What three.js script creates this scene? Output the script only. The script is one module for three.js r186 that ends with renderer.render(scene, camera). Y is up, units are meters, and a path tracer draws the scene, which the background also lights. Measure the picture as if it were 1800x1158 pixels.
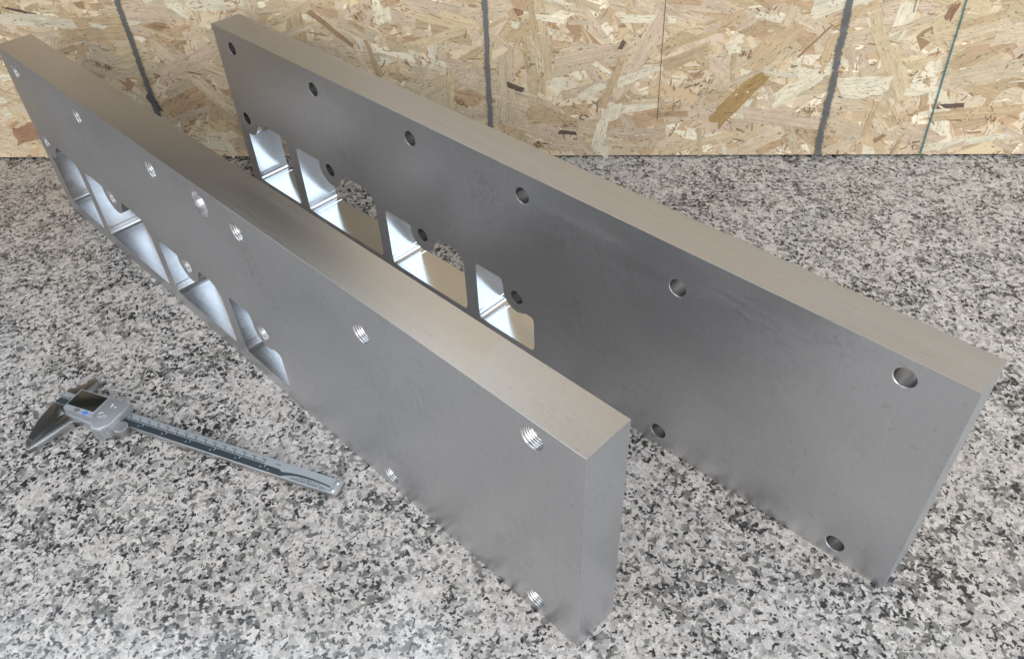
import * as THREE from 'three';
import { mergeGeometries, toCreasedNormals } from 'three/addons/utils/BufferGeometryUtils.js';
import { RectAreaLightUniformsLib } from 'three/addons/lights/RectAreaLightUniformsLib.js';
import { Brush, Evaluator, SUBTRACTION } from 'three-bvh-csg';

// ---------------------------------------------------------------- camera, light, exposure
const U = 0.037;                                        // thickness of one aluminium plate, the unit the scene was measured in
const scene = new THREE.Scene();
const camera = new THREE.PerspectiveCamera(44.04, 1024 / 658, 0.02, 30);
camera.position.set(0, 14.4226 * U, 0);
camera.rotation.set(-0.738772, 0.0867015, -0.0479789, 'YXZ');
const renderer = new THREE.WebGLRenderer({ antialias: true });
renderer.setSize(1024, 658);
renderer.toneMapping = THREE.LinearToneMapping;
renderer.toneMappingExposure = 1.0;
renderer.shadowMap.enabled = true;
RectAreaLightUniformsLib.init();
scene.background = new THREE.Color().setRGB(0.16, 0.172, 0.19);      // the dim room around the bench

const WALL_Z = -24.49 * U;

// ---------------------------------------------------------------- helpers
function rng(seed) { let s = seed >>> 0; return () => { s = (s + 0x6d2b79f5) | 0; let t = Math.imul(s ^ (s >>> 15), 1 | s); t = (t + Math.imul(t ^ (t >>> 7), 61 | t)) ^ t; return ((t ^ (t >>> 14)) >>> 0) / 4294967296; }; }
function hash(x, y, k) { let h = Math.imul(x | 0, 374761393) ^ Math.imul(y | 0, 668265263) ^ Math.imul(k | 0, 2147483647 - 12345); h = Math.imul(h ^ (h >>> 13), 1274126177); h ^= h >>> 16; h = Math.imul(h, 2246822519); return ((h ^ (h >>> 15)) >>> 0) / 4294967296; }
const mod = (a, n) => ((a % n) + n) % n;
function vnoise(x, y, p, q, k) {                          // periodic value noise, p x q lattice cells
  const ix = Math.floor(x), iy = Math.floor(y); let fx = x - ix, fy = y - iy; fx = fx * fx * (3 - 2 * fx); fy = fy * fy * (3 - 2 * fy);
  const x0 = mod(ix, p), x1 = mod(ix + 1, p), y0 = mod(iy, q), y1 = mod(iy + 1, q);
  const a = hash(x0, y0, k), b = hash(x1, y0, k), c = hash(x0, y1, k), d = hash(x1, y1, k);
  return a + (b - a) * fx + (c - a) * fy + (a - b - c + d) * fx * fy;
}
function fbm(u, v, fx, fy, oct, k) { let s = 0, a = 0.5, n = 0; for (let i = 0; i < oct; i++) { s += a * vnoise(u * fx, v * fy, fx, fy, k + i); n += a; a *= 0.5; fx *= 2; fy *= 2; } return s / n; }
const toS = (x) => { x = Math.min(1, Math.max(0, x)); return 255 * (x <= 0.0031308 ? 12.92 * x : 1.055 * Math.pow(x, 1 / 2.4) - 0.055); };
function dataTex(w, h, f, srgb) {                         // f(u, v, out) fills rgb (0..1, linear when srgb)
  const d = new Uint8Array(w * h * 4), o = [0, 0, 0];
  for (let y = 0, i = 0; y < h; y++) for (let x = 0; x < w; x++, i += 4) {
    f((x + 0.5) / w, (y + 0.5) / h, o);
    for (let c = 0; c < 3; c++) d[i + c] = srgb ? toS(o[c]) : 255 * Math.min(1, Math.max(0, o[c]));
    d[i + 3] = 255;
  }
  const t = new THREE.DataTexture(d, w, h); t.wrapS = t.wrapT = THREE.RepeatWrapping; t.magFilter = THREE.LinearFilter; t.minFilter = THREE.LinearMipmapLinearFilter; t.generateMipmaps = true;
  if (srgb) t.colorSpace = THREE.SRGBColorSpace; t.needsUpdate = true; return t;
}
function canvasTex(w, h, draw, srgb = true) {
  const c = document.createElement('canvas'); c.width = w; c.height = h; draw(c.getContext('2d'), w, h);
  const t = new THREE.CanvasTexture(c); t.wrapS = t.wrapT = THREE.RepeatWrapping; if (srgb) t.colorSpace = THREE.SRGBColorSpace; return t;
}
const lin = (r, g, b) => new THREE.Color().setRGB(r, g, b);
function mesh(name, geo, mat, parent = scene) { const m = new THREE.Mesh(geo, mat); m.name = name; m.castShadow = m.receiveShadow = true; parent.add(m); return m; }
function thing(name, label, category, group) { const o = new THREE.Group(); o.name = name; o.userData.label = label; o.userData.category = category; if (group) o.userData.group = group; scene.add(o); return o; }
const num = (name, i) => (i ? name + '_' + String(i).padStart(3, '0') : name);

// ---------------------------------------------------------------- lamps of the shop (outside the frame)
function panelLamp(name, label, at, look, w, h, color, intensity, glow) {
  const g = thing(name, label, 'lamp');
  g.position.set(...at); g.lookAt(...look);             // +z of the group faces the bench
  const c = lin(...color);
  const housing = new THREE.BoxGeometry(w + 0.06, h + 0.06, 0.05); housing.translate(0, 0, -0.03);
  mesh('housing', housing, new THREE.MeshStandardMaterial({ color: lin(0.6, 0.6, 0.6), roughness: 0.5 }), g);
  mesh('lamp_diffuser', new THREE.PlaneGeometry(w, h), new THREE.MeshStandardMaterial({ color: 0x111111, emissive: c, emissiveIntensity: glow, roughness: 1 }), g);
  const l = new THREE.RectAreaLight(c, intensity, w, h); l.name = 'lamp_light'; l.castShadow = true; l.position.set(0, 0, 0.01); l.lookAt(0, 0, 1); l.rotation.set(0, Math.PI, 0); g.add(l);
  return g;
}
panelLamp('ceiling_light', 'wide white ceiling light panel above the front of the bench', [-0.35, 2.0, 0.75], [-0.2, 0, -0.5], 2.4, 1.3, [1.0, 0.99, 0.97], 0.6, 0.4);
panelLamp('bench_light', 'long cool white light panel above the dark wall cabinet', [-0.95, 0.99, -0.66], [-0.85, 0, -0.08], 1.5, 0.28, [0.80, 0.90, 1.0], 5.2, 0.5);
panelLamp('side_light', 'cool white upright light panel beside the right end of the bench', [1.75, 1.38, -0.25], [-0.3, 0.1, -0.5], 1.9, 1.5, [0.72, 0.86, 1.0], 2.7, 0.5);
panelLamp('front_light', 'tall cool white light panel to the left of the bench', [-2.1, 1.75, 0.7], [-0.2, 0.1, -0.4], 1.6, 1.6, [0.86, 0.94, 1.0], 1.75, 0.5);
panelLamp('doorway_light', 'broad white light panel behind the photographer facing the wood wall', [0.35, 1.25, 2.3], [0.15, 0.1, -0.9], 3.0, 2.0, [1.0, 0.985, 0.965], 4.7, 0.5);
// the dark cabinet on the wall at the left, which the jaws, the screen and the plate tops mirror
{
  const cab = thing('wall_cabinet', 'dark brown steel cabinet with two doors on the wood wall', 'cabinet');
  const paint = new THREE.MeshStandardMaterial({ color: lin(0.105, 0.10, 0.088), roughness: 0.55 }), x0 = -1.25, x1 = -0.30, y0 = 0.42, y1 = 0.84, z0 = WALL_Z + 0.004, z1 = WALL_Z + 0.22;
  const box = (name, a, b, c, d, e, f, m, p) => { const g = new THREE.BoxGeometry(b - a, d - c, f - e); g.translate((a + b) / 2, (c + d) / 2, (e + f) / 2); return mesh(name, g, m, p); };
  box('cabinet_body', x0, x1, y0, y1, z0, z1, paint, cab);
  const xm = (x0 + x1) / 2, metal = new THREE.MeshStandardMaterial({ color: lin(0.5, 0.5, 0.5), metalness: 1, roughness: 0.35 });
  [[x0 + 0.004, xm - 0.002, xm - 0.05], [xm + 0.002, x1 - 0.004, xm + 0.05]].forEach(([a, b, h], i) => { const d = box(num('door', i), a, b, y0 + 0.004, y1 - 0.004, z1 + 0.0005, z1 + 0.018, paint, cab); box('handle', h - 0.006, h + 0.006, 0.45, 0.57, z1 + 0.0185, z1 + 0.035, metal, d); });
}

// ---------------------------------------------------------------- granite bench top
{
  const N = 2048, P = 1.0;                               // one metre of stone
  const cells = (n, k) => {                              // jittered lattice, periodic
    const px = new Float32Array(n * n), py = new Float32Array(n * n);
    for (let y = 0; y < n; y++) for (let x = 0; x < n; x++) { px[y * n + x] = x + hash(x, y, k); py[y * n + x] = y + hash(x, y, k + 1); }
    return (u, v) => {
      const gx = u * n, gy = v * n, ix = Math.floor(gx), iy = Math.floor(gy); let best = 9, id = 0;
      for (let j = -1; j <= 1; j++) for (let i = -1; i <= 1; i++) {
        const cx = ix + i, cy = iy + j, wx = mod(cx, n), wy = mod(cy, n), q = wy * n + wx;
        const dx = px[q] + (cx - wx) - gx, dy = py[q] + (cy - wy) - gy, d = dx * dx + dy * dy;
        if (d < best) { best = d; id = q; }
      }
      return id;
    };
  };
  const A = cells(250, 11), n = 250, felds = new Float32Array(n * n * 3);
  for (let i = 0; i < n * n; i++) { const t = hash(i, 1, 5), w = hash(i, 2, 6), g = t < 0.2 ? 0.38 + 0.1 * w : 0.48 + 0.15 * w, p = hash(i, 3, 7); felds.set([g * (1.035 + 0.05 * p), g * (0.985 + 0.008 * p), g * (0.965 - 0.045 * p)], i * 3); }
  const st = (x, a, b) => { x = Math.min(1, Math.max(0, (x - a) / (b - a))); return x * x * (3 - 2 * x); };
  // blobs of one mineral: two octaves on lattices turned against each other, so that no rows show
  const two = (u, v, f, k, w) => { const a = Math.round(f / 2.236), p = u + 2 * v, q = 2 * u - v, b = Math.round(f * 2.1); return (vnoise(p * a, q * a, a, a, k) + w * vnoise(u * b, v * b, b, b, k + 1)) / (1 + w); };
  const col = dataTex(N, N, (u, v, o) => {
    const wx = vnoise(u * 280, v * 280, 280, 280, 3) - 0.5 + 0.5 * (vnoise(u * 620, v * 620, 620, 620, 8) - 0.5), wy = vnoise(u * 280, v * 280, 280, 280, 4) - 0.5 + 0.5 * (vnoise(u * 620, v * 620, 620, 620, 9) - 0.5);
    const uu = u + wx / 330, vv = v + wy / 330, uq = u + wx / 520, vq = v + wy / 520, clus = fbm(u, v, 40, 40, 2, 71) - 0.5;
    const a = A(uu, vv) * 3, fine = vnoise(u * 760, v * 760, 760, 760, 21), grit = hash(Math.floor(u * N), Math.floor(v * N), 23);
    let r = felds[a], g = felds[a + 1], b = felds[a + 2];
    const spk = 0.82 + 0.30 * fine + 0.30 * (grit - 0.5); r *= spk; g *= spk; b *= spk;
    const mid = st(two(uq, vq, 230, 131, 0.6) + clus * 0.15, 0.56, 0.66) * 0.55;                       // clouded grey feldspar
    r += (0.29 - r) * mid; g += (0.285 - g) * mid; b += (0.275 - b) * mid;
    const qz = st(two(uq, vq, 240, 141, 0.9) + clus * 0.20, 0.585, 0.64) * 0.93, qt = 0.085 + 0.17 * vnoise(u * 190, v * 190, 190, 190, 151) + 0.05 * (fine - 0.5);   // smoky quartz
    r += (qt * 1.04 - r) * qz; g += (qt - g) * qz; b += (qt * 0.94 - b) * qz;
    const bk = Math.max(st(two(uq, vq, 320, 161, 0.6) + clus * 0.22, 0.70, 0.73), st(two(uq, vq, 500, 171, 0.4) + clus * 0.15, 0.765, 0.79));              // biotite flecks
    r += (0.034 - r) * bk; g += (0.034 - g) * bk; b += (0.038 - b) * bk;
    if (vnoise(u * 520, v * 520, 520, 520, 181) > 0.93) { r = r * 0.4 + 0.42; g = g * 0.4 + 0.42; b = b * 0.4 + 0.41; }
    const fg = 0.88 + 0.14 * vnoise((u + 2 * v) * 400, (2 * u - v) * 400, 400, 400, 191) + 0.16 * (grit - 0.5) * (r > 0.1 ? 1 : 0.3); o[0] = r * fg; o[1] = g * fg; o[2] = b * fg;
  }, true);
  const rough = dataTex(512, 512, (u, v, o) => { const r = 0.12 + 0.13 * fbm(u, v, 60, 60, 3, 41) + 0.10 * (fbm(u, v, 5, 5, 3, 44) - 0.5); o[0] = o[1] = r; o[2] = 0; });
  const w = 2.4, d = 1.75, g = new THREE.BoxGeometry(w, 0.09, d), uv = g.attributes.uv, pos = g.attributes.position, nor = g.attributes.normal;
  g.translate(0.05, -0.045, WALL_Z - 0.012 + d / 2);
  for (let i = 0; i < uv.count; i++) { const up = Math.abs(nor.getY(i)) > 0.5; uv.setXY(i, (pos.getX(i) + 0.83) / P, (up ? pos.getZ(i) : pos.getY(i)) / P); }
  const m = mesh('granite_bench_top', g, new THREE.MeshPhysicalMaterial({ map: col, roughnessMap: rough, roughness: 1, metalness: 0, ior: 1.5 }));
  m.userData = { label: 'speckled grey and white granite bench top under the plates', category: 'bench top', kind: 'structure' };
}

// ---------------------------------------------------------------- wall of oriented strand board
{
  const wall = thing('strand_board_wall', 'pale oriented strand board wall with dark marker lines behind the bench', 'wall');
  wall.position.set(0, 0, WALL_Z);
  const X0 = -0.86, X1 = 1.6, YH = 1.25, R = rng(77);
  const tones = { c: [0.70, 0.575, 0.41], w: [0.84, 0.76, 0.59], y: [0.69, 0.555, 0.36], p: [0.69, 0.55, 0.41], t: [0.60, 0.455, 0.285], o: [0.57, 0.40, 0.25], k: [0.45, 0.295, 0.125], b: [0.38, 0.255, 0.15], r: [0.36, 0.21, 0.13], d: [0.15, 0.11, 0.085] };
  // wood grain along u, with pores and the faint weave that the press screen leaves
  const grain = (seed, f) => dataTex(512, 256, (u, v, o) => {
    const l = fbm(u, v, 3, f, 3, seed), fine = vnoise(u * 14, v * f * 3, 14, f * 3, seed + 9), por = vnoise(u * 46, v * 44, 46, 44, seed + 20), bl = fbm(u, v, 14, 5, 4, seed + 40);
    let s = 0.70 + 0.30 * l + 0.16 * (fine - 0.5) + 0.30 * (bl - 0.45); const pm = (bl - 0.42) * 0.5; if (por > 0.84 - pm) s *= 1 - Math.min(0.38, (por - 0.84 + pm) * 4); if (vnoise(u * 9, v * f, 9, f, seed + 31) > 0.90) s *= 0.8;
    o[0] = s; o[1] = s * (0.985 + 0.02 * l); o[2] = s * (0.95 + 0.06 * l);
  }, true);
  const grains = [grain(201, 26), grain(307, 40), grain(409, 18)];
  const gbump = dataTex(512, 512, (u, v, o) => { const w = Math.sin(u * 30 * 6.2832) * (0.6 + 0.4 * Math.sin(v * 40 * 6.2832)); o[0] = o[1] = o[2] = 0.35 + 0.16 * w + 0.4 * fbm(u, v, 40, 40, 3, 511); });   // weave pressed in by the mill's screen, 100 mm
  gbump.channel = 1;
  const mats = {};
  const matOf = (t, k, s) => mats[t + k + s] ??= new THREE.MeshStandardMaterial({ map: grains[k], bumpMap: gbump, bumpScale: 0.0006, roughness: 0.82, color: lin(...tones[t].map((x) => x * (1 + (s - 1) * 0.06))) });
  // the pressed board itself, with the mass of fine shreds too small to tell apart
  const TW = 2048, TH = 1024, TWm = 1.3, THm = 0.65;
  const css = (t, f) => { const c = tones[t].map((x) => Math.round(toS(x * f))); return `rgb(${c[0]},${c[1]},${c[2]})`; };
  const boardTex = canvasTex(TW, TH, (g) => {
    const r = rng(5); g.fillStyle = css('t', 0.95); g.fillRect(0, 0, TW, TH);
    const keys = ['c', 'c', 'c', 'w', 'y', 'p', 't', 't', 'c', 'o', 'c', 'y', 'p', 'w', 'b', 't'];
    for (let i = 0; i < 25000; i++) {
      const x = r() * TW, y = r() * TH, big = r(), L = big < 0.25 ? 40 + r() * 110 : 8 + r() * 34, W = big < 0.25 ? 8 + r() * 24 : 1.5 + r() * 5, a = big < 0.25 ? (r() - 0.5) * 2.4 : r() * 6.28;
      const t = keys[Math.floor(r() * keys.length)], f = 0.86 + 0.28 * r();
      for (const ox of [0, x > TW / 2 ? -TW : TW]) for (const oy of [0, y > TH / 2 ? -TH : TH]) {
        g.save(); g.translate(x + ox, y + oy); g.rotate(a); g.fillStyle = css(t, f); g.beginPath();
        g.moveTo(-L / 2, -W / 2); g.lineTo(L / 2 - W * 0.4, -W / 2 * 0.8); g.lineTo(L / 2, W * 0.1); g.lineTo(L / 2 - W * 0.5, W / 2); g.lineTo(-L / 2 + W * 0.3, W / 2 * 0.9); g.closePath(); g.fill(); g.restore();
      }
    }
    for (let i = 0; i < 11000; i++) { const x = r() * TW, y = r() * TH, L = 3 + r() * 16, a = r() * 6.28; g.strokeStyle = css(r() < 0.3 ? 'd' : 'b', 0.8 + r() * 0.7); g.lineWidth = 0.6 + r() * 1.1; g.beginPath(); g.moveTo(x, y); g.quadraticCurveTo(x + Math.cos(a) * L * 0.5 + r() * 5, y + Math.sin(a) * L * 0.5 + r() * 5, x + Math.cos(a) * L, y + Math.sin(a) * L); g.stroke(); }
  });
  boardTex.repeat.set(1 / TWm, 1 / THm);
  const slab = new THREE.BoxGeometry(X1 - X0, YH, 0.0117), su = slab.attributes.uv, sp = slab.attributes.position;
  slab.translate((X0 + X1) / 2, YH / 2 + 0.003, -0.0117 / 2);
  for (let i = 0; i < su.count; i++) su.setXY(i, sp.getX(i) + 0.9, sp.getY(i));
  mesh('board', slab, new THREE.MeshStandardMaterial({ map: boardTex, bumpMap: boardTex, bumpScale: 0.0006, roughness: 0.85 }), wall);

  // one strand: an uneven, torn-ended flake with its own thickness; local x along the grain
  function strandGeo(L, W, th, r, tilt, bow) {
    const n = L > 0.04 ? 7 : L > 0.015 ? 4 : 2, top = [], bot = [], taper = 0.75 + 0.25 * r(), skew = (r() - 0.5) * W * 1.4;
    for (let i = 0; i <= n; i++) { const f = i / n, x = (f - 0.5) * L; top.push([x + (i === 0 ? -skew * 0.5 : i === n ? skew * 0.5 : 0), W / 2 * (1 + (taper - 1) * f) * (0.82 + 0.3 * r())]); }
    for (let i = n; i >= 0; i--) { const f = i / n, x = (f - 0.5) * L; bot.push([x + (i === 0 ? skew * 0.5 : i === n ? -skew * 0.5 : 0), -W / 2 * (1 + (taper - 1) * f) * (0.82 + 0.3 * r())]); }
    const ring = [...top]; ring.push([L / 2 + (r() - 0.6) * W * 0.35, W * 0.22 * taper], [L / 2 + (r() - 0.4) * W * 0.3, -W * 0.15 * taper], ...bot, [-L / 2 + (r() - 0.4) * W * 0.35, -W * 0.2], [-L / 2 + (r() - 0.6) * W * 0.3, W * 0.2]);
    const q = ring.length, p = [], uv = [], idx = [], uo = r() * 3, vo = r();
    const z = (x, y) => th + tilt[0] * x + tilt[1] * y + bow * (1 - (2 * x / L) ** 2);
    const put = (x, y, zz) => { p.push(x, y, zz); uv.push(x / 0.16 + uo, y / 0.05 + vo); };
    put(0, 0, z(0, 0)); for (const [x, y] of ring) put(x, y, z(x, y));
    for (let i = 0; i < q; i++) idx.push(0, 1 + (i + 1) % q, 1 + i);
    const b = q + 1;
    for (const [x, y] of ring) put(x, y, z(x, y)); for (const [x, y] of ring) put(x, y, -0.0002);
    for (let i = 0; i < q; i++) { const j = (i + 1) % q; idx.push(b + i, b + j, b + q + i, b + j, b + q + j, b + q + i); }
    let g = new THREE.BufferGeometry(); g.setAttribute('position', new THREE.Float32BufferAttribute(p, 3)); g.setAttribute('uv', new THREE.Float32BufferAttribute(uv, 2)); g.setIndex(idx);
    g = g.toNonIndexed(); g.computeVertexNormals(); return g;
  }
  function boardUv(g, x, y, a) {                         // second uv set: place on the board, 100 mm to the repeat
    const q = g.attributes.position, d = new Float32Array(q.count * 2), c = Math.cos(a), s = Math.sin(a);
    for (let i = 0; i < q.count; i++) { const px = q.getX(i), py = q.getY(i); d[2 * i] = (x + c * px - s * py) * 10; d[2 * i + 1] = (y + s * px + c * py) * 10; }
    g.setAttribute('uv1', new THREE.BufferAttribute(d, 2));
  }
  // list of strands: the large ones read off the photograph (x0 y0 x1 y1 width in mm, tone), and random ones around them
  const seen = '-744 18 -699 11 24 c, -710 32 -670 44 23 r, -488 154 -410 66 18 c, -490 89 -456 104 12 c, -559 153 -543 130 9 c, -594 169 -510 174 31 t, -655 186 -569 178 16 w, -646 198 -612 189 3 d, -529 194 -452 187 24 p, -513 90 -505 67 10 d, -451 199 -432 184 9 w, -549 115 -513 118 10 c, -338 175 -287 199 9 y, -288 193 -259 184 9 o, -292 189 -247 147 6 b, -272 177 -248 154 10 c, -137 116 -141 69 9 y, -153 129 -100 118 14 p, -172 148 -107 169 12 y, -32 202 -23 103 15 y, -56 189 -45 165 8 r, 14 81 44 98 11 w, 59 99 98 115 12 w, 43 67 65 133 9 t, 60 140 65 150 5 d, 77 153 106 161 6 b, 69 143 110 150 11 c, 58 175 120 173 10 w, -71 99 -52 91 7 d, -9 36 12 34 5 d, 51 35 121 32 15 p, 52 63 110 72 10 w, 110 79 121 62 4 t, -133 84 -103 77 18 o, 48 22 98 16 10 c, 177 47 227 109 22 k, 211 114 254 170 26 t, 212 59 306 46 20 p, 243 74 302 117 19 w, 181 94 227 113 7 c, 262 129 292 165 2 b, 207 177 235 172 8 w, 180 139 197 142 15 w, 334 178 364 117 16 y, 360 137 394 77 20 y, 315 90 369 93 29 w, 394 94 427 99 31 w, 356 157 405 174 7 c, 413 169 417 187 9 r, 434 66 464 68 6 d, 440 99 512 115 26 c, 432 53 532 63 14 t, 431 11 543 32 10 w, 373 21 384 30 5 b, 398 3 406 33 4 t, 472 182 497 173 22 y, 469 150 504 154 23 c';
  const strands = [];
  const pool = ['c', 'c', 'c', 'c', 'p', 'w', 'w', 'y', 'y', 't', 'p', 'p', 't', 't', 'c', 'o'];
  for (let i = 0; i < 1500; i++) {
    const big = i < 360, sm = i > 1100, L = big ? 0.045 + 0.09 * R() : sm ? 0.004 + 0.015 * R() : 0.018 + 0.035 * R(), W = big ? 0.010 + 0.022 * R() : sm ? 0.0008 + 0.0018 * R() : 0.004 + 0.007 * R();
    const a = R() < 0.62 ? (R() - 0.5) * 1.1 : R() * Math.PI;
    const t = sm ? ['c', 'w', 'y', 'b', 't', 't', 'y', 'w', 'o', 'c', 'y', 'b'][Math.floor(R() * 12)] : pool[Math.floor(R() * pool.length)];
    strands.push({ x: -0.84 + 1.55 * R(), y: 0.004 + 0.30 * R(), L, W, a, t, z: big ? 0.0002 + 0.0004 * R() : sm ? 0.0005 + 0.0005 * R() : 0.0003 + 0.0005 * R() });
  }
  for (let k = 0; k < 55; k++) {                          // nests of dark curled shreds between the flakes
    const cx = -0.8 + 1.45 * R(), cy = 0.01 + 0.25 * R(), sp = 0.006 + 0.014 * R();
    for (let i = 0; i < 14; i++) strands.push({ x: cx + (R() + R() - 1) * sp * 1.6, y: Math.max(0.004, cy + (R() + R() - 1) * sp), L: 0.002 + 0.005 * R(), W: 0.0005 + 0.0008 * R(), a: R() * 6.28, t: R() < 0.2 ? 'd' : R() < 0.6 ? 'b' : 'o', z: 0.0009 + 0.0005 * R() });
  }
  const kept = strands.filter((s) => !(s.L > 0.03 && R() < 0.25));
  for (const row of seen.split(', ')) {
    const a = row.split(' '), [x0, y0, x1, y1, w] = a.slice(0, 5).map((v) => v / 1000), L = Math.hypot(x1 - x0, y1 - y0);
    kept.push({ x: (x0 + x1) / 2, y: (y0 + y1) / 2, L: Math.max(L, 0.006), W: w, a: Math.atan2(y1 - y0, x1 - x0), t: a[5], z: 0.0006 + 0.0004 * R(), seen: 1 });
  }
  kept.sort((p, q) => (q.seen ?? 0) - (p.seen ?? 0) || q.L * q.W - p.L * p.W);
  let named = 0; const rest = {};
  kept.forEach((s, i) => {
    const th = s.z + 0.00025 * R(), tilt = [(R() - 0.5) * 0.008, (R() - 0.5) * 0.02], k = Math.floor(R() * 3), sh = Math.floor(R() * 3);
    const g = strandGeo(s.L, s.W, th, R, tilt, (R() - 0.3) * 0.0003), m = matOf(s.t, k, sh), reach = Math.abs(Math.sin(s.a)) * s.L / 2 + Math.abs(Math.cos(s.a)) * s.W / 2;
    const y = Math.max(s.y, reach + 0.002), low = Math.min(y, s.y + 0.05);
    boardUv(g, s.x, y, s.a);
    if (named < 300 && s.x > -0.78 && s.x < 0.6 && s.y < 0.215) {
      const o = mesh(num('wood_strand', named), g, m, wall); o.position.set(s.x, low < reach ? reach + 0.002 : y, 0); o.rotation.z = s.a; named++;
    } else { g.rotateZ(s.a); g.translate(s.x, y, 0); (rest[s.t + k + sh] ??= [m, []])[1].push(g); }
  });
  const small = Object.values(rest);
  const sg = mergeGeometries(small.map(([, gs]) => mergeGeometries(gs)), true);
  mesh('small_strands', sg, small.map(([m]) => m), wall).userData.kind = 'stuff';

  // marker lines drawn down the board
  const markerTex = (seed, soft) => {
    const w = 128, h = 1024, d = new Uint8Array(w * h * 4), r = rng(seed);
    for (let y = 0; y < h; y++) {
      const jag = (k) => (0.35 * vnoise(3, y / h * 60, 8, 60, k) + 0.35 * vnoise(5, y / h * 150, 8, 150, k + 40) + 0.45 * vnoise(6, y / h * 420, 8, 420, k + 60) ** 2) * soft, a = jag(seed), b = jag(seed + 2), mid = (vnoise(1, y / h * 9, 8, 9, seed + 5) - 0.5) * 0.12;
      for (let x = 0; x < w; x++) {
        const u = x / w - 0.5 - mid, edge = 0.20 + (u < 0 ? a : b) * 0.24 - Math.abs(u), grain = vnoise(x / 3, y / 2.2, 64, 600, seed + 8), lo = vnoise(x / 30, y / 40, 64, 64, seed + 11);
        let v = edge > 0.08 ? 1 : edge > -0.10 ? (edge + 0.10) / 0.18 : 0; v = v - grain * (0.95 - 0.55 * v) * (0.75 + lo * 0.9); v = v > 0.30 ? 1 : v > 0.12 ? 0.55 : 0;
        const i = (y * w + x) * 4; d[i] = d[i + 1] = d[i + 2] = 255 * v * (0.86 - 0.25 * r() * soft); d[i + 3] = 255;
      }
    }
    const t = new THREE.DataTexture(d, w, h); t.magFilter = THREE.LinearFilter; t.needsUpdate = true; return t;
  };
  const line = (name, x0, y0, x1, y1, w, color, seed, soft, label) => {
    const L = Math.hypot(x1 - x0, y1 - y0), g = new THREE.PlaneGeometry(w, L);
    const m = mesh(name, g, new THREE.MeshStandardMaterial({ color: lin(...color), roughness: 0.8, alphaMap: markerTex(seed, soft), transparent: true }), wall);
    m.position.set((x0 + x1) / 2, (y0 + y1) / 2, 0.0024); m.rotation.z = Math.atan2(y1 - y0, x1 - x0) - Math.PI / 2; if (label) m.userData.label = label;
  };
  line('marker_line', -0.5085, 0.29, -0.5094, 0.002, 0.0105, [0.12, 0.132, 0.138], 21, 1);
  line('marker_line_001', -0.0903, 0.29, -0.0937, 0.002, 0.0095, [0.14, 0.155, 0.165], 22, 1);
  line('marker_line_002', 0.3020, 0.29, 0.3087, 0.002, 0.0125, [0.115, 0.125, 0.14], 23, 1);
  line('chalk_line', 0.4222, 0.29, 0.4320, 0.003, 0.0042, [0.02, 0.15, 0.17], 24, 0.6, 'thin teal line drawn down the right of the board');
  line('pencil_line', 0.1050, 0.29, 0.1093, 0.052, 0.0016, [0.10, 0.09, 0.08], 25, 0.8, 'faint grey pencil line down the board');
  line('pencil_line_001', 0.3698, 0.26, 0.3742, 0.178, 0.0022, [0.22, 0.17, 0.12], 26, 0.8, 'short brown pencil line at the top of the board');
}

// ---------------------------------------------------------------- machined aluminium plates
const L = 21.67, H = 5.441;
const HOLES = [[0.867, 4.921], [4.81, 4.915], [8.683, 4.89], [12.332, 4.867], [16.366, 4.539], [20.617, 5.045], [0.584, 2.638], [4.79, 2.482], [8.671, 2.096], [12.034, 1.87], [16.354, 0.413], [20.594, 0.397]];
const arc = (cx, cy, r, a0, a1, n = 22) => Array.from({ length: n + 1 }, (_, i) => { const a = (a0 + (a1 - a0) * i / n) * Math.PI / 180; return [cx + r * Math.cos(a), cy + r * Math.sin(a), 0]; });
const corner = (x) => [[x, 0.68, 0], [x + 0.016, 0.665, 0], [x + 0.016, 0.456, 0.11], [x + 0.27, 0.456, 0], [x + 0.285, 0.44, 0]];      // stepped fillet left by the milling passes
const POCKETS = [
  [...corner(0.47), [2.71, 0.44, 0.13], [2.72, 2.73, 0.36], [1.42, 2.73, 0.10], ...arc(0.584, 2.638, 0.53, -18, -96), [0.47, 2.10, 0.05]],
  [...corner(3.16), [6.74, 0.44, 0.13], [6.74, 2.57, 0.5], [5.46, 2.57, 0.10], ...arc(4.79, 2.482, 0.50, -14, -196), [3.16, 2.62, 0.10]],
  [...corner(7.17), [10.21, 0.44, 0.13], [10.21, 2.27, 0.42], [9.34, 2.27, 0.09], ...arc(8.671, 2.096, 0.47, -8, -194), [7.17, 2.22, 0.10]],
  [...corner(10.65), [12.59, 0.44, 0.13], [12.59, 1.52, 0.22], [12.36, 1.53, 0.06], ...arc(12.034, 1.87, 0.44, -52, -190), [11.55, 2.21, 0.08], [10.65, 2.21, 0.10]],
];
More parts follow.
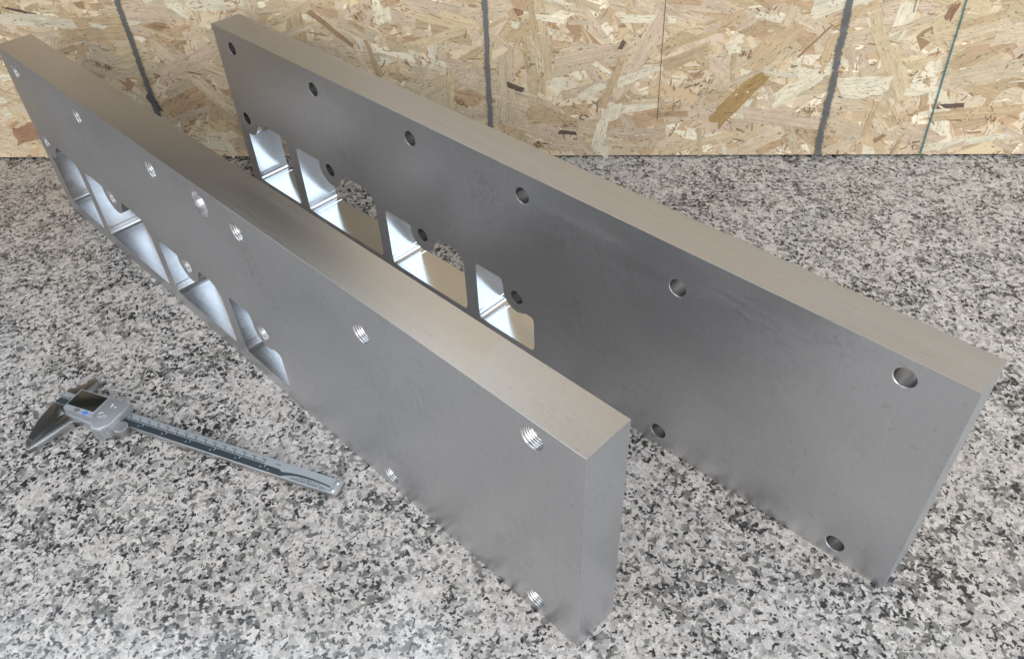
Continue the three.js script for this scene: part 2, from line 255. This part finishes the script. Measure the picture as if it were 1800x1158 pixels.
function rounded(pts) {                                  // polygon with filleted corners
  const out = [], n = pts.length;
  for (let i = 0; i < n; i++) {
    const [x, y, r] = pts[i], a = pts[(i + n - 1) % n], b = pts[(i + 1) % n];
    if (!r) { out.push(new THREE.Vector2(x, y)); continue; }
    const p = new THREE.Vector2(a[0] - x, a[1] - y), q = new THREE.Vector2(b[0] - x, b[1] - y), lp = p.length(), lq = q.length(); p.divideScalar(lp); q.divideScalar(lq);
    const half = Math.acos(Math.max(-1, Math.min(1, p.dot(q)))) / 2, t = Math.min(r / Math.tan(half), lp * 0.49, lq * 0.49), rr = t * Math.tan(half);
    const bis = p.clone().add(q).normalize().multiplyScalar(rr / Math.sin(half)), c = new THREE.Vector2(x, y).add(bis);
    const s = new THREE.Vector2(x, y).addScaledVector(p, t).sub(c), e = new THREE.Vector2(x, y).addScaledVector(q, t).sub(c);
    const a0 = Math.atan2(s.y, s.x); let da = Math.atan2(e.y, e.x) - a0; while (da > Math.PI) da -= 2 * Math.PI; while (da < -Math.PI) da += 2 * Math.PI;
    const m = 9; for (let k = 0; k <= m; k++) out.push(new THREE.Vector2(c.x + rr * Math.cos(a0 + da * k / m), c.y + rr * Math.sin(a0 + da * k / m)));
  }
  return out.map((v) => v.multiplyScalar(U));
}
function plateGeometry(holeR, cutters, b) {
  const sh = new THREE.Shape([[0, 0], [L, 0], [L, H], [0, H]].map(([x, y]) => new THREE.Vector2(x * U, y * U)));
  for (const p of POCKETS) sh.holes.push(new THREE.Path(rounded(p)));
  for (const [x, y] of HOLES) sh.holes.push(new THREE.Path(arc(x, y, holeR, 0, 352.5, 47).map(([a, b]) => new THREE.Vector2(a * U, b * U))));
  let g = new THREE.ExtrudeGeometry(sh, { depth: U - 2 * b, bevelEnabled: true, bevelThickness: b, bevelSize: b, bevelOffset: -b, bevelSegments: 1, curveSegments: 8 });
  g.translate(0, 0, -U + b); g.clearGroups();
  const ev = new Evaluator(); ev.useGroups = false;
  for (const c of cutters) { const A = new Brush(g), B = new Brush(c); A.updateMatrixWorld(); B.updateMatrixWorld(); g = ev.evaluate(A, B, SUBTRACTION).geometry; }
  g.clearGroups();
  g = toCreasedNormals(g, 0.38);
  if (g.index) g = g.toNonIndexed();
  // sort the faces into ground sides, top, ends and milled pockets
  const P = g.attributes.position, buckets = [[], [], [], [], []], va = new THREE.Vector3(), vb = new THREE.Vector3(), vc = new THREE.Vector3(), e1 = new THREE.Vector3(), e2 = new THREE.Vector3();
  for (let i = 0; i < P.count; i += 3) {
    va.fromBufferAttribute(P, i); vb.fromBufferAttribute(P, i + 1); vc.fromBufferAttribute(P, i + 2);
    const nn = e1.subVectors(vb, va).cross(e2.subVectors(vc, va)).normalize(), cx = (va.x + vb.x + vc.x) / 3, cy = (va.y + vb.y + vc.y) / 3;
    buckets[Math.abs(nn.z) > 0.6 ? 0 : cy > H * U - 0.004 && nn.y > 0.3 ? 1 : cx < 0.001 || cx > L * U - 0.001 || cy < 0.001 ? 2 : HOLES.some(([x, y]) => Math.hypot(cx - x * U, cy - y * U) < (holeR + 0.02) * U) ? 4 : 3].push(i, i + 1, i + 2);
  }
  const out = new THREE.BufferGeometry(), order = buckets.flat();
  for (const k of ['position', 'normal', 'uv']) { const a = g.attributes[k], s = a.itemSize, d = new Float32Array(order.length * s); order.forEach((v, i) => { for (let c = 0; c < s; c++) d[i * s + c] = a.array[v * s + c]; }); out.setAttribute(k, new THREE.BufferAttribute(d, s)); }
  // uv in metres from the face's own direction
  const op = out.attributes.position, on = out.attributes.normal, ou = out.attributes.uv;
  for (let i = 0; i < op.count; i++) { const nx = Math.abs(on.getX(i)), ny = Math.abs(on.getY(i)), nz = Math.abs(on.getZ(i)); if (nz > nx && nz > ny) ou.setXY(i, op.getX(i), op.getY(i)); else if (ny > nx) ou.setXY(i, op.getX(i), op.getZ(i)); else ou.setXY(i, op.getZ(i), op.getY(i)); }
  let at = 0; buckets.forEach((b2, i) => { if (b2.length) out.addGroup(at, b2.length, i); at += b2.length; });
  return out;
}
// surface of rolled and ground aluminium: cloudy patches, handling marks, fine lines along the plate
const ALU = [0.60, 0.605, 0.62];                         // shared base colour; pockets and bores carry extra brightness in colour, far top duller
function alu(seed, { base, vary, lines, color = ALU, wM = 0.82, hM = 0.205, smudge = 0.05, bump = 0.00002, scratch = 0, scuffs = [], streak = 0, extra, W = 1024, Hh = 256 }) {
  const K = W / 1024;
  let scr = null;
  if (scratch || scuffs.length) {
    scr = new Float32Array(W * Hh); const r = rng(seed + 3);
    const stroke = (x, y, an, n, k, cv) => { for (let j = 0; j < n; j++) { const i = mod(Math.floor(y), Hh) * W + mod(Math.floor(x), W); scr[i] = Math.max(scr[i], k * (1 - Math.abs(2 * j / n - 1) * 0.6)); x += Math.cos(an); y += Math.sin(an); an += cv; } };
    for (let i = 0; i < scratch; i++) stroke(r() * W, r() * Hh, r() < 0.8 ? -0.1 - r() * 0.7 : r() * 6.28, (4 + r() * r() * 110) * K, 0.15 + r() * 0.6, (r() - 0.5) * 0.012 / K);
    // handling scuffs: many short light strokes along a line, [u, v, length, width, direction, strength] in plate units
    for (const [u, v, len, wid, dir, k] of scuffs) for (let i = 0; i < 90 * len; i++) { const f = (r() - 0.5) * len, e = (r() + r() - 1) * wid; stroke((u + Math.cos(dir) * f - Math.sin(dir) * e) * U / wM * W, (v + Math.sin(dir) * f + Math.cos(dir) * e) * U / hM * Hh, dir + (r() < 0.5 ? 0.9 : -0.2) + (r() - 0.5) * 0.4, (2 + r() * 9) * K, k * (0.3 + 0.7 * r()), 0); }
  }
  const at = (u, v) => (scr ? scr[Math.floor(v * Hh) * W + Math.floor(u * W)] : 0);
  const rt = dataTex(W, Hh, (u, v, o) => {
    const cl = fbm(u, v, 7, 3, 5, seed), ln = vnoise(u * 5, v * 128, 5, 128, seed + 20), fine = vnoise(u * 300, v * 90, 300, 90, seed + 30);
    o[0] = 0; o[1] = base + vary * (cl - 0.5) * 2 + lines * (ln - 0.5) + 0.012 * (fine - 0.5) + at(u, v) * 0.10 + (extra ? extra(u * wM / U, v * hM / U, 0) : 0); o[2] = 1;
  });
  const ct = dataTex(W, Hh, (u, v, o) => {
    const cl = fbm(u, v, 9, 4, 6, seed + 50), wipe = fbm(u, v, 16, 5, 4, seed + 60), dots = vnoise(u * 210, v * 60, 210, 60, seed + 64), ln = vnoise(u * 4, v * 64, 4, 64, seed + 81) + 0.6 * vnoise(u * 9, v * 128, 9, 128, seed + 83);
    const print = Math.max(0, wipe - 0.56) * Math.max(0, vnoise(u * 260, v * 70, 260, 70, seed + 66) - 0.35) * 6, grain = vnoise(u * 480, v * 34, 480, 34, seed + 67) - 0.5;      // grainy hand prints and rolling grain
    const f = 1 + smudge * ((cl - 0.5) * 0.5 - print * 1.6 + grain * 0.4 + (dots > 0.92 ? -1.0 : 0)) + streak * (ln - 0.8) + at(u, v) * 0.26 + (extra ? extra(u * wM / U, v * hM / U, 1) : 0);
    for (let c = 0; c < 3; c++) o[c] = color[c] * f;
  }, true);
  const bt = dataTex(W, Hh, (u, v, o) => { o[0] = o[1] = o[2] = 0.5 * fbm(u, v, 30, 8, 2, seed + 70) + 0.15 * vnoise(u * 8, v * 64, 8, 64, seed + 75) + 0.2 * at(u, v); });
  for (const t of [rt, ct, bt]) t.repeat.set(1 / wM, 1 / hM);
  return new THREE.MeshPhysicalMaterial({ metalness: 1, roughness: 1, metalnessMap: rt, roughnessMap: rt, map: ct, bumpMap: bt, bumpScale: bump });
}
const SCUFFS_B = [[13.8, 4.88, 2.4, 0.12, 0.02, 0.7], [11.2, 5.12, 1.3, 0.15, 0.2, 0.45], [2.4, 4.75, 1.6, 0.12, 0, 0.45], [5.6, 4.72, 0.8, 0.12, -0.2, 0.6], [8.3, 3.0, 1.3, 0.35, -0.4, 0.4], [10.2, 3.7, 2.6, 0.5, -0.3, 0.28], [19.6, 3.1, 2.2, 0.5, -0.8, 0.25], [16.6, 4.62, 0.7, 0.1, 0, 0.4]];
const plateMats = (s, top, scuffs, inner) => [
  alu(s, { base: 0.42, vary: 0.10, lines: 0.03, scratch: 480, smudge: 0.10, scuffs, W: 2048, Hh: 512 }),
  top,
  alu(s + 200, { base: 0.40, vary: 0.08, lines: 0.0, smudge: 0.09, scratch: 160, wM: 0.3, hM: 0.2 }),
  alu(s + 300, { color: [0.67, 0.676, 0.69], base: inner, vary: 0.03, lines: 0.06, wM: 0.5, hM: 0.2, smudge: 0.06, bump: 0.000006 }),  // milled pockets: same alloy, colour lightened to make them look better lit
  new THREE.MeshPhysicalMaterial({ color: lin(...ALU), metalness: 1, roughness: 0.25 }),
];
function placePlate(o, x, z, a) { o.position.set(x * U, 0.0006, z * U); o.rotation.y = -a; }
{
  const disc = new THREE.CylinderGeometry(0.31 * U, 0.31 * U, 0.4 * U, 64); disc.rotateX(Math.PI / 2); disc.translate(10.91 * U, 4.93 * U, 0.04 * U);
  const swirl = (u, v, k) => { const w = v - 0.06 / U, near = u > 20.5 - Math.sqrt(Math.max(0, 2.02 - (w + 1) ** 2)) ? 1 : 0, m = Math.sin(Math.hypot(u - 20.4, w + 0.1) * 46); return near * (k ? 0.004 * m : 0.08 + 0.012 * m); };   // end pass of the face mill
  const topA = alu(1100, { base: 0.33, vary: 0.05, lines: 0.04, hM: 0.06, smudge: 0.08, streak: 0.02, extra: swirl, Hh: 128, W: 2048 });
  const near = thing('aluminium_plate', 'nearer aluminium plate with threaded holes, standing beside the caliper', 'metal plate', 'machined aluminium plates on the granite');
  placePlate(near, -16.008, -21.392, 0.71704);
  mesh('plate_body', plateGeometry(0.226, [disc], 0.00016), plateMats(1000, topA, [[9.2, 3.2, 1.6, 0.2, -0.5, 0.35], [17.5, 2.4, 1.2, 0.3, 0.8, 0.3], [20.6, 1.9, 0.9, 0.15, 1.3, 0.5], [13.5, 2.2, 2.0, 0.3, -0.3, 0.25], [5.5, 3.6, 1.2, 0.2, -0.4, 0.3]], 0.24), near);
  const prof = [[0.2262, 0.004], [0.2262, 0.012], [0.211, 0.024]]; for (let y = 0.034; y < 0.93; y += 0.044) prof.push([0.209, y], [0.2235, y + 0.02], [0.2235, y + 0.024]); prof.push([0.203, 0.955], [0.2262, 0.98]);
  const th = toCreasedNormals(new THREE.LatheGeometry(prof.map(([r, y]) => new THREE.Vector2(r * U, -y * U)), 40), 0.5); th.rotateX(Math.PI / 2);
  const thread = new THREE.MeshStandardMaterial({ color: lin(...ALU), metalness: 1, roughness: 0.29, side: THREE.DoubleSide });
  const proto = mesh('thread', th, thread, near); proto.position.set(HOLES[0][0] * U, HOLES[0][1] * U, 0);
  HOLES.slice(1).forEach(([x, y], i) => { const c = proto.clone(); c.name = num('thread', i + 1); c.position.set(x * U, y * U, 0); near.add(c); });

  const far = thing('aluminium_plate_001', 'farther aluminium plate with smooth drilled holes, in front of the wood wall', 'metal plate', 'machined aluminium plates on the granite');
  placePlate(far, -10.2404, -22.7177, 0.71436);
  const r = 0.11 * U, cs = new THREE.Shape(); cs.moveTo(-0.01, r * 1.0); cs.lineTo(-0.01, 0.02); cs.lineTo(0.02, 0.02); cs.lineTo(0.02, -0.0); cs.lineTo(r, 0);
  const edge = new THREE.Shape(); edge.moveTo(0, r + 0.01); edge.lineTo(-0.01, r + 0.01); edge.lineTo(-0.01, 0); edge.lineTo(0, 0); edge.absarc(r, 0, r, Math.PI, Math.PI / 2, true); edge.lineTo(r, r + 0.01); edge.lineTo(0, r + 0.01);
  const cut = new THREE.ExtrudeGeometry(edge, { depth: (L + 2) * U, bevelEnabled: false, curveSegments: 10 });
  // profile x -> plate depth (from the back face), y -> up, extruded along the plate
  cut.applyMatrix4(new THREE.Matrix4().makeBasis(new THREE.Vector3(0, 0, 1), new THREE.Vector3(0, 1, 0), new THREE.Vector3(-1, 0, 0)).setPosition((L + 1) * U, H * U - r, -U));
  const bp = [[0.1962, 0.003], [0.1962, 0.006], [0.1865, 0.013]]; bp.push([0.179, 0.975], [0.1962, 0.994]);
  const bg = toCreasedNormals(new THREE.LatheGeometry(bp.map(([r2, y]) => new THREE.Vector2(r2 * U, -y * U)), 72), 0.5); bg.rotateX(Math.PI / 2);
  const bore0 = mesh('bore', bg, new THREE.MeshPhysicalMaterial({ color: lin(0.67, 0.676, 0.69), metalness: 1, roughness: 0.28, side: THREE.DoubleSide }), far); bore0.position.set(HOLES[0][0] * U, HOLES[0][1] * U, 0);  // bore metal lightened past the plate faces, brightness put into its colour
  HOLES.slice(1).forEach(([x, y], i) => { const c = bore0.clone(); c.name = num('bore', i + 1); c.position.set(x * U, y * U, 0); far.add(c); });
  const topB = alu(2100, { color: [0.50, 0.505, 0.52], base: 0.48, vary: 0.06, lines: 0.14, hM: 0.05, smudge: 0.06, streak: 0.07, bump: 0.00004, Hh: 128 });
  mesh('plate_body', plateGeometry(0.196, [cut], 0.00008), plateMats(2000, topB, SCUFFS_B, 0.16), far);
}

// ---------------------------------------------------------------- digital caliper
{
  const cal = thing('digital_caliper', 'silver digital caliper with dark screen lying closed on the granite', 'caliper');
  cal.position.set(-11.7452 * U, 0.0004, -12.9972 * U); cal.rotation.y = -18.7186 * Math.PI / 180;
  const mm = 0.001;
  const flat = (pts, y0, y1, bevel = 0.25, seg = 2, holes = []) => {   // outline in (s, t) millimetres, between two heights
    const s = new THREE.Shape(pts.map(([a, b]) => new THREE.Vector2(a * mm, -b * mm)));
    for (const h of holes) s.holes.push(new THREE.Path(h.map(([a, b]) => new THREE.Vector2(a * mm, -b * mm))));
    const g = new THREE.ExtrudeGeometry(s, { depth: (y1 - y0 - 2 * bevel) * mm, bevelEnabled: true, bevelThickness: bevel * mm, bevelSize: bevel * mm, bevelOffset: -bevel * mm, bevelSegments: seg });
    g.rotateX(-Math.PI / 2); g.translate(0, (y0 + bevel) * mm, 0); return toCreasedNormals(g, 0.6);
  };
  const rr = (pts, r) => rounded(pts.map(([a, b, q]) => [a, b, q ?? r])).map((v) => [v.x / U, v.y / U]);
  const steel = new THREE.MeshPhysicalMaterial({ color: lin(0.27, 0.265, 0.26), metalness: 1, roughness: 0.28 });
  const satin = new THREE.MeshPhysicalMaterial({ color: lin(0.50, 0.50, 0.50), metalness: 1, roughness: 0.38 });
  const bright = new THREE.MeshPhysicalMaterial({ color: lin(0.85, 0.86, 0.87), metalness: 1, roughness: 0.22 });
  const silver = new THREE.MeshPhysicalMaterial({ color: lin(0.40, 0.43, 0.46), metalness: 0.55, roughness: 0.42, clearcoat: 0.15, clearcoatRoughness: 0.4 });
  const capMat = new THREE.MeshPhysicalMaterial({ color: lin(0.30, 0.31, 0.33), metalness: 0.4, roughness: 0.5 });

  const beam = mesh('beam', flat([[-19.2, 0], [274, 0], [274, 14.4], [-19.2, 14.4]], 2.4, 6, 0.3), satin, cal);
  // printed scale strip set into the beam
  const SW = 2048, SH = 128, s0 = -19, s1 = 266.5, px = SW / (s1 - s0), X = (s) => (s - s0) * px, Y = (t) => (t - 0.7) / 13 * SH;
  const strip = canvasTex(SW, SH, (g) => {
    g.fillStyle = '#9ea5ab'; g.fillRect(0, 0, SW, SH);
    g.fillStyle = '#333c45'; g.beginPath(); g.moveTo(X(-19), Y(7.6)); g.lineTo(X(216), Y(7.6)); g.lineTo(X(222), Y(10.2)); g.quadraticCurveTo(X(215), Y(11.6), X(209), Y(13.7)); g.lineTo(X(-19), Y(13.7)); g.fill();
    g.fillStyle = '#333c45'; g.fillRect(X(-19), Y(6.1), X(200) - X(-19), Y(6.9) - Y(6.1));
    g.fillStyle = '#333c45'; g.beginPath(); g.moveTo(X(210), Y(13.7)); g.quadraticCurveTo(X(228), Y(3.4), X(265.5), Y(8.0)); g.lineTo(X(265.5), Y(9.3)); g.quadraticCurveTo(X(233), Y(5.6), X(221), Y(13.7)); g.fill();
    for (let i = -1; i <= 20; i++) { const s = i * 10; g.fillStyle = '#333c45'; g.fillRect(X(s) - 3, Y(4.2), 7, Y(6.9) - Y(4.2)); g.fillStyle = '#9ea5ab'; g.fillRect(X(s) - 9, Y(6.1), 6, Y(6.95) - Y(6.1));
      if (i > 0) { g.fillStyle = '#2a3036'; g.font = 'bold 20px sans-serif'; g.textAlign = 'center'; g.fillText(String(s), X(s - 1.5), Y(3.8)); } }
    g.font = 'bold 20px sans-serif'; g.fillText('mm', X(213), Y(4.6));
    for (let i = 0; i < 8; i++) { const s = (i + 1) * 25.4; g.fillStyle = '#aab4bd'; g.fillRect(X(s) - 2, Y(7.2), 6, Y(10.2) - Y(7.2)); g.font = 'bold 24px sans-serif'; g.textAlign = 'center'; g.fillText(String(i + 1), X(s - 3.2), Y(11.6)); }
    g.font = 'bold 18px sans-serif'; g.fillText('in', X(207.5), Y(11.8));
    g.fillStyle = '#2c3239'; g.textAlign = 'left'; g.font = '27px sans-serif'; g.save(); g.translate(X(236.5), Y(10.2)); g.scale(1.0, 1); g.fillText('ABS', 0, 0); g.font = 'bold 36px sans-serif'; g.fillText('O', 52, 2); g.font = '27px sans-serif'; g.fillText('LUTE', 82, 0); g.restore();
    g.fillRect(X(234), Y(10.75), X(258) - X(234), 1.5);
    g.font = 'bold 23px sans-serif'; g.fillText('COOLANT PROOF', X(229.5), Y(13.1), X(256) - X(229.5));
    g.lineWidth = 2.5; g.strokeStyle = '#2c3239'; g.beginPath(); g.ellipse(X(259.2), Y(12.1), 13, 12, 0, 0, 7); g.stroke(); g.font = 'bold 17px sans-serif'; g.fillText('IP', X(258.2), Y(12.7)); g.fillText('67', X(261.6), Y(12.9));
  });
  strip.wrapS = strip.wrapT = THREE.ClampToEdgeWrapping;
  const sg = new THREE.PlaneGeometry((s1 - s0) * mm, 13 * mm); sg.rotateX(-Math.PI / 2); sg.translate((s0 + s1) / 2 * mm, 6.06 * mm, 7.2 * mm);
  mesh('scale_strip', sg, new THREE.MeshPhysicalMaterial({ map: strip, roughness: 0.42, metalness: 0.25, clearcoat: 0.3, clearcoatRoughness: 0.25 }), beam);
  mesh('end_plate', flat([[267, 0.5], [272.6, 0.5], [272.6, 13.9], [267, 13.9]], 5.9, 6.25, 0.1), satin, beam);
  for (const [i, t] of [3.4, 11].entries()) { const sc = new THREE.SphereGeometry(1.5 * mm, 18, 10, 0, Math.PI * 2, 0, Math.PI / 2); sc.scale(1, 0.5, 1); sc.translate(269.6 * mm, 6.2 * mm, t * mm); mesh(num('rivet', i), sc, bright, beam); }

  const fixedJaw = mesh('fixed_jaw', flat([[-19.3, 14.3], [-19.4, 21.7], [-16.8, 37], [-9.7, 55.6], [-7.6, 60.2], [-0.1, 66], [-0.1, 31], [-1.2, 30], [-1.2, 24], [-0.2, 23], [-0.2, 14.3]], 2.4, 6, 0.35), steel, cal);
  mesh('jaw_tip', flat([[-9.9, 54.6], [-7.7, 60.4], [-0.25, 66.1], [-0.25, 57.5]], 2.3, 6.12, 0.3), bright, fixedJaw);
  mesh('sliding_jaw', flat([[0.1, 24], [0.1, 66.2], [1.2, 66], [4.6, 60], [13.9, 27.2], [22, 25.2], [22, 20], [2, 20]], 2.4, 6, 0.5), steel, cal);
  mesh('jaw_edge', flat([[3.6, 59], [5.0, 60.2], [14.6, 27.6], [13.0, 27.0]], 2.2, 5.6, 0.2), satin, cal);
  mesh('inside_jaw', flat([[-19.2, -0.1], [-19.1, -4.5], [-15.5, -5.2], [-9.2, -14.5], [-7.8, -20.4], [-3.1, -21.6], [-3.1, -0.1]], 2.4, 6, 0.3), steel, cal);
  mesh('inside_jaw_001', flat([[-2.9, -21.5], [-0.8, -20.6], [3.2, -9], [6, -3], [-2.9, -3]], 2.2, 5.4, 0.3), satin, cal);
  mesh('slide_body', flat(rr([[1.6, -1.6], [55, -2.4], [55, 25.8], [49, 31.2], [42, 31.4], [36.5, 25.8], [2, 23.2]], 1.2), 0.3, 8, 0.5), silver, cal);
  const hs = mesh('display_housing', flat(rr([[0.6, -2.2, 1.6], [53.5, -3.4, 3], [56.4, -0.5, 2], [56.0, 23.2, 2], [49.6, 31.4, 2], [43, 32.2, 2], [36.4, 25.2, 1], [34.5, 23, 1], [1.2, 21.9, 2]], 1.5), 5.5, 14.6, 1.1, 4), silver, cal);
  mesh('screen_bezel', flat(rr([[2.2, -1.3], [33.2, -1.6], [33.2, 17.9], [1.9, 17.9]], 0.8), 14.3, 14.85, 0.2), silver, hs);
  mesh('screen', flat(rr([[3.0, -0.6], [32.5, -0.9], [32.5, 17.1], [2.7, 17.2]], 0.5), 14.4, 14.95, 0.05), new THREE.MeshPhysicalMaterial({ color: lin(0.016, 0.017, 0.015), roughness: 0.12, clearcoat: 0.6, clearcoatRoughness: 0.1 }), hs);
  mesh('housing_cap', flat(rr([[34.4, -2.1, 1], [52.8, -2.7, 2.2], [55, -0.4, 1.5], [54.6, 22.8, 1.5], [49.0, 30.2, 1.5], [43.4, 30.9, 1.5], [37.4, 24.6, 1], [34.4, 19.5, 1]], 1), 14.3, 14.95, 0.25), capMat, hs);
  const button = (name, s, t, mat) => { const g = new THREE.CylinderGeometry(2.1 * mm, 2.4 * mm, 1.0 * mm, 30); g.scale(1.1, 1, 0.85); g.translate(s * mm, 14.9 * mm, t * mm); mesh(name, g, mat, hs); };
  button('button', 16.4, 19.9, new THREE.MeshPhysicalMaterial({ color: lin(0.13, 0.16, 0.155), roughness: 0.5 }));
  button('button_001', 26.0, 20.2, new THREE.MeshPhysicalMaterial({ color: lin(0.10, 0.22, 0.78), roughness: 0.35, clearcoat: 0.4 }));
  for (let i = 0; i < 9; i++) { const f = i / 8, s = 38.6 + f * 15.4, t = f < 0.35 ? 27.6 + f / 0.35 * 4.2 : f < 0.65 ? 31.8 : 31.8 - (f - 0.65) / 0.35 * 5.4; const g = new THREE.CylinderGeometry(0.55 * mm, 0.7 * mm, 11 * mm, 8); g.translate(s * mm, 7.2 * mm, (t + 0.25) * mm); mesh(num('grip_rib', i), g, silver, hs); }
  // raised marks on the cap
  const mark = (name, pts, y) => { const cv = new THREE.CatmullRomCurve3(pts.map(([s, t]) => new THREE.Vector3(s * mm, y * mm, t * mm))); mesh(name, new THREE.TubeGeometry(cv, 16, 0.28 * mm, 6), bright, hs); };
  mark('raised_mark', [[41.6, 14.4], [39.2, 14.9], [38.2, 17.2], [39.2, 19.6], [41.4, 19.4], [41.6, 17.6], [40, 17.4]], 14.95);
  mark('raised_mark_001', [[43.2, 19.8], [44.4, 15.4], [45.2, 18.4]], 14.95);
  mark('raised_mark_002', [[46.2, 19.6], [46.6, 16.2], [47.6, 16.6]], 14.95);
  mark('raised_mark_003', [[41, 3.6], [43.6, 3.4], [42, 6.6], [44.6, 6.6]], 14.95);
  mark('raised_mark_004', [[46, 3.6], [47.4, 4.4], [46.2, 6.6], [48.2, 7]], 14.95);
  const rp = [[0, 8.4], [5.6, 8.4], [6.3, 7.9], [6.3, 6.6], [5.5, 6.2], [5.5, 5.6], [6.4, 5.2], [6.4, 3.9], [5.5, 3.5], [5.5, 2.9], [6.4, 2.5], [6.4, 0.9], [5.6, 0.4], [0, 0.4]];
  const roller = toCreasedNormals(new THREE.LatheGeometry(rp.reverse().map(([r, y]) => new THREE.Vector2(r * mm, y * mm)), 40), 0.5); roller.translate(60.4 * mm, 0, 18.0 * mm);
  mesh('thumb_roller', roller, satin, cal);
}

renderer.render(scene, camera);
